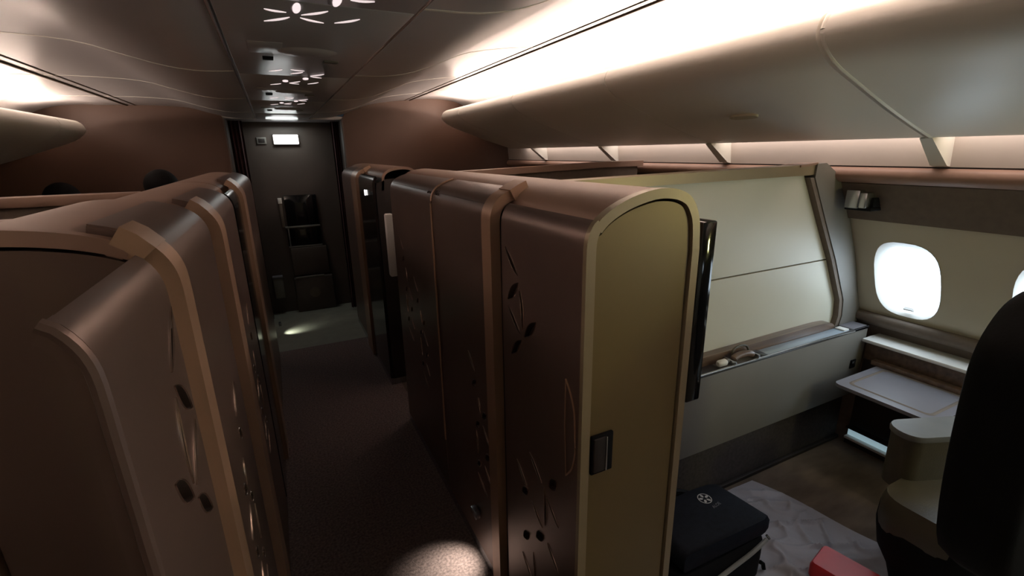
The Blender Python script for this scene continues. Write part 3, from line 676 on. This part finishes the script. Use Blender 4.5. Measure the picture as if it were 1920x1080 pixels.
box('box_body', -.175, -.075, 5.73, 5.80, .19, .42, CONSOLE, e, .006); box('box_lid', -.178, -.072, 5.725, 5.80, .42, .445, TABLE, e, .004)
def curtain(x0, x1, y, lab, grp):
    n = 28; V = []; Fc = []
    for i in range(n+1):
        u = i/n; x = x0+(x1-x0)*u; yy = y+.018*math.sin(u*math.pi*7)
        for z in (.03, 1.0, 2.08): V.append((x, yy, z))
        for z in (.03, 1.0, 2.08): V.append((x, yy+.006, z))
    for i in range(n):
        for k in (0, 1, 3, 4): Fc.append([i*6+k, i*6+k+1, (i+1)*6+k+1, (i+1)*6+k])
    tag(mesh('curtain', V, Fc, CURT, None, True, 60), lab, 'curtain', grp)
curtain(-.335, -.215, 5.5, 'gathered maroon curtain left of the end wall', 'maroon galley curtains')
curtain(.60, .68, 5.5, 'gathered maroon curtain right of the end wall', 'maroon galley curtains')
# ------------------------------------------------------------------ ceiling leaf lights
def cl(parent, a, b, wd, m=LEAFL, name='petal_light', bow=.004):
    k_ = .953; a = (a[0]*k_, a[1]*k_); b = (b[0]*k_, b[1]*k_)
    P = leafshape(a, b, wd, bow, 8); n = len(P); V = [(x, y, 2.0835) for x, y in P] + [(x, y, 2.0855) for x, y in P]
    mesh(name, V, [list(range(n)), [n+i for i in range(n)]] + [[i, (i+1) % n, n+(i+1) % n, n+i] for i in range(n)], m, parent)
def bud(parent, c, rx, ry):
    c = (c[0]*.953, c[1]*.953)
    P = [(c[0]+rx*math.cos(2*math.pi*k/16), c[1]+ry*math.sin(2*math.pi*k/16)) for k in range(16)]; n = 16
    V = [(x, y, 2.0825) for x, y in P] + [(x, y, 2.0855) for x, y in P]
    mesh('bud_light', V, [list(range(n)), [n+i for i in range(n)]] + [[i, (i+1) % n, n+(i+1) % n, n+i] for i in range(n)], BUDL, parent)
S1 = [((.033, 1.576), (.094, 1.510)), ((.121, 1.477), (.181, 1.415)), ((.120, 1.505), (.182, 1.539)), ((.209, 1.528), (.267, 1.462)), ((.034, 1.451), (.085, 1.465)), ((.22, 1.30), (.275, 1.29))]
S2 = [((.041, 2.456), (.094, 2.392)), ((.125, 2.381), (.181, 2.405)), ((.129, 2.502), (.177, 2.437)), ((.214, 2.538), (.268, 2.468)), ((.215, 2.554), (.267, 2.589)),
      ((.047, 2.90), (.096, 2.841)), ((.132, 2.809), (.180, 2.732)), ((.134, 2.812), (.180, 2.838)), ((.220, 2.82), (.266, 2.743))]
S3 = [(a, b) for a, b in [((x0, y0+1.11), (x1, y1+1.11)) for (x0, y0), (x1, y1) in S2]]
for labs, S, B in (('leaf-shaped ceiling light cluster nearest the camera', S1, [(.107, 1.415), (.192, 1.318)]), ('leaf-shaped ceiling light cluster, second from the front', S2, [(.113, 2.736), (.199, 2.631)]), ('leaf-shaped ceiling light cluster, farthest along the spine', S3, [(.116, 3.851), (.202, 3.714)])):
    t = thing('ceiling_light', labs, 'ceiling light', (.15, B[0][1], 2.085), 'leaf light clusters on the ceiling spine')
    for a_, b_ in S: cl(t, a_, b_, .012)
    for c_ in B: bud(t, c_, .009 if c_[1] < 2 else .012, .042 if c_[1] < 2 else .03)
# shallow oval domes modelled in place of reflections on the spine, and small vents
for y in (1.88, 3.02, 4.12):
    o = softslab('spine_reflection_dome', [(.16+.098*math.cos(2*math.pi*k/28), y+.075*math.sin(2*math.pi*k/28)) for k in range(28)], [(2.0862, 1.0), (2.080, .9), (2.076, .7), (2.074, .3)], CEILC, ce)
    box('spine_vent', .02, .055, y+.12, y+.17, 2.079, 2.087, RUBBER, ce, .002)
    box('spine_vent', .225, .275, y+.14, y+.18, 2.080, 2.087, CONSOLE, ce, .002)
    box('service_panel', -.02, .08, y-.12, y+.06, 2.0835, 2.087, CEILC, ce, .001)
# ------------------------------------------------------------------ floor-level lamps
def footlamp(lab, loc, aim, power, ang, col):
    t = thing('floor_lamp', lab, 'floor light', loc, 'floor-level aisle lights')
    box('lamp_case', loc[0]-.012, loc[0]+.012, loc[1]-.03, loc[1]+.03, loc[2]-.015, loc[2]+.015, STEEL, t, .003)
    l_ = bpy.data.lights.new('floor_beam', 'SPOT'); l_.energy = power; l_.spot_size = math.radians(ang); l_.spot_blend = 1.0; l_.color = col; l_.shadow_soft_size = .01
    o = bpy.data.objects.new('floor_beam', l_); COL.objects.link(o); o.location = (aim[0]*.12+loc[0]*.88, aim[1]*.12+loc[1]*.88, loc[2]*.88)
    o.rotation_euler = (Vector(aim)-Vector(loc)).to_track_quat('-Z', 'Y').to_euler(); o.parent = t; o.matrix_parent_inverse = Matrix.Translation(-t.location)
footlamp('small steel floor light at the base of the right sliding door', (.585, 1.60, .24), (.46, 1.585, 0), 9.0, 78, (1, .93, .8))
footlamp('small steel floor light at the aft end of the left suites', (-.155, 5.02, .12), (-.04, 5.08, 0), 4.0, 80, (.95, 1, .85))
# ------------------------------------------------------------------ people behind the left partition
def person(lab, x, y, h):
    t = thing('person', lab, 'person', (x, y, 0), 'people behind the left partitions')
    J = {'pel': (0, 0, .53), 'wst': (0, 0, .62), 'chs': (0, 0, .74), 'nck': (0, 0, .84), 'hd0': (0, -.01, .88), 'hd1': (0, -.015, .945),
         'shl': (-.10, 0, .80), 'ell': (-.125, .02, .64), 'hal': (-.12, -.03, .49), 'shr': (.10, 0, .80), 'elr': (.125, .02, .64), 'har': (.12, -.03, .49),
         'hil': (-.05, 0, .51), 'knl': (-.055, -.01, .28), 'anl': (-.055, .01, .05), 'tol': (-.06, -.09, .02), 'hir': (.05, 0, .51), 'knr': (.055, -.01, .28), 'anr': (.055, .01, .05), 'tor': (.06, -.09, .02)}
    R_ = {'pel': .085, 'wst': .075, 'chs': .085, 'nck': .032, 'hd0': .040, 'hd1': .052, 'shl': .035, 'shr': .035, 'ell': .026, 'elr': .026, 'hal': .02, 'har': .02, 'hil': .05, 'hir': .05, 'knl': .035, 'knr': .035, 'anl': .024, 'anr': .024, 'tol': .022, 'tor': .022}
    E_ = [('pel', 'wst'), ('wst', 'chs'), ('chs', 'nck'), ('nck', 'hd0'), ('hd0', 'hd1'), ('chs', 'shl'), ('shl', 'ell'), ('ell', 'hal'), ('chs', 'shr'), ('shr', 'elr'), ('elr', 'har'), ('pel', 'hil'), ('hil', 'knl'), ('knl', 'anl'), ('anl', 'tol'), ('pel', 'hir'), ('hir', 'knr'), ('knr', 'anr'), ('anr', 'tor')]
    ks = list(J); me = bpy.data.meshes.new('body')
    me.from_pydata([(J[k][0]*h+x, -J[k][1]*h+y, J[k][2]*h) for k in ks], [(ks.index(a_), ks.index(b_)) for a_, b_ in E_], [])
    o = link('body', me, SHIRT, t, False)
    o.modifiers.new('skin', 'SKIN'); sub = o.modifiers.new('sub', 'SUBSURF'); sub.levels = 1; sub.render_levels = 2
    for i, k in enumerate(ks): me.skin_vertices[0].data[i].radius = (R_[k]*h, R_[k]*h); me.skin_vertices[0].data[i].use_root = (k == 'pel')
    bm = bmesh.new(); bmesh.ops.create_uvsphere(bm, u_segments=20, v_segments=14, radius=1)
    for v in bm.verts:
        v.co = Vector((v.co.x*.056*h+x, v.co.y*.066*h+y+.014*h, v.co.z*.076*h+.925*h))
    hd = frombm('head', bm, SKIN, t)
    bm = bmesh.new(); bmesh.ops.create_uvsphere(bm, u_segments=24, v_segments=16, radius=1)
    for v in bm.verts:
        c_ = v.co.copy(); zz = c_.z if c_.z > -.35 else -.35-(abs(c_.z)-.35)*.3
        f_ = 1+.03*noise.noise(c_*4)
        v.co = Vector((c_.x*.066*h*f_+x, c_.y*.074*h*f_+y-.006*h, zz*.072*h*f_+.935*h))
    frombm('hair', bm, HAIR, t)
    for dx in (-.02, .02):
        bm = bmesh.new(); bmesh.ops.create_uvsphere(bm, u_segments=10, v_segments=8, radius=.008*h); bmesh.ops.translate(bm, verts=bm.verts, vec=(x+dx*h, y+.078*h, .925*h)); frombm('eye', bm, RUBBER, t)
    mesh('nose', [(x-.008*h, y+.078*h, .90*h), (x+.008*h, y+.078*h, .90*h), (x, y+.096*h, .90*h), (x, y+.078*h, .925*h)], [[0, 1, 2], [0, 2, 3], [1, 2, 3], [0, 1, 3]], SKIN, t)
person('dark-haired person behind the left partitions, the one nearer the aisle', -.76, 4.36, 1.655)
person('dark-haired person behind the left partitions, the one farther left', -1.34, 4.36, 1.585)
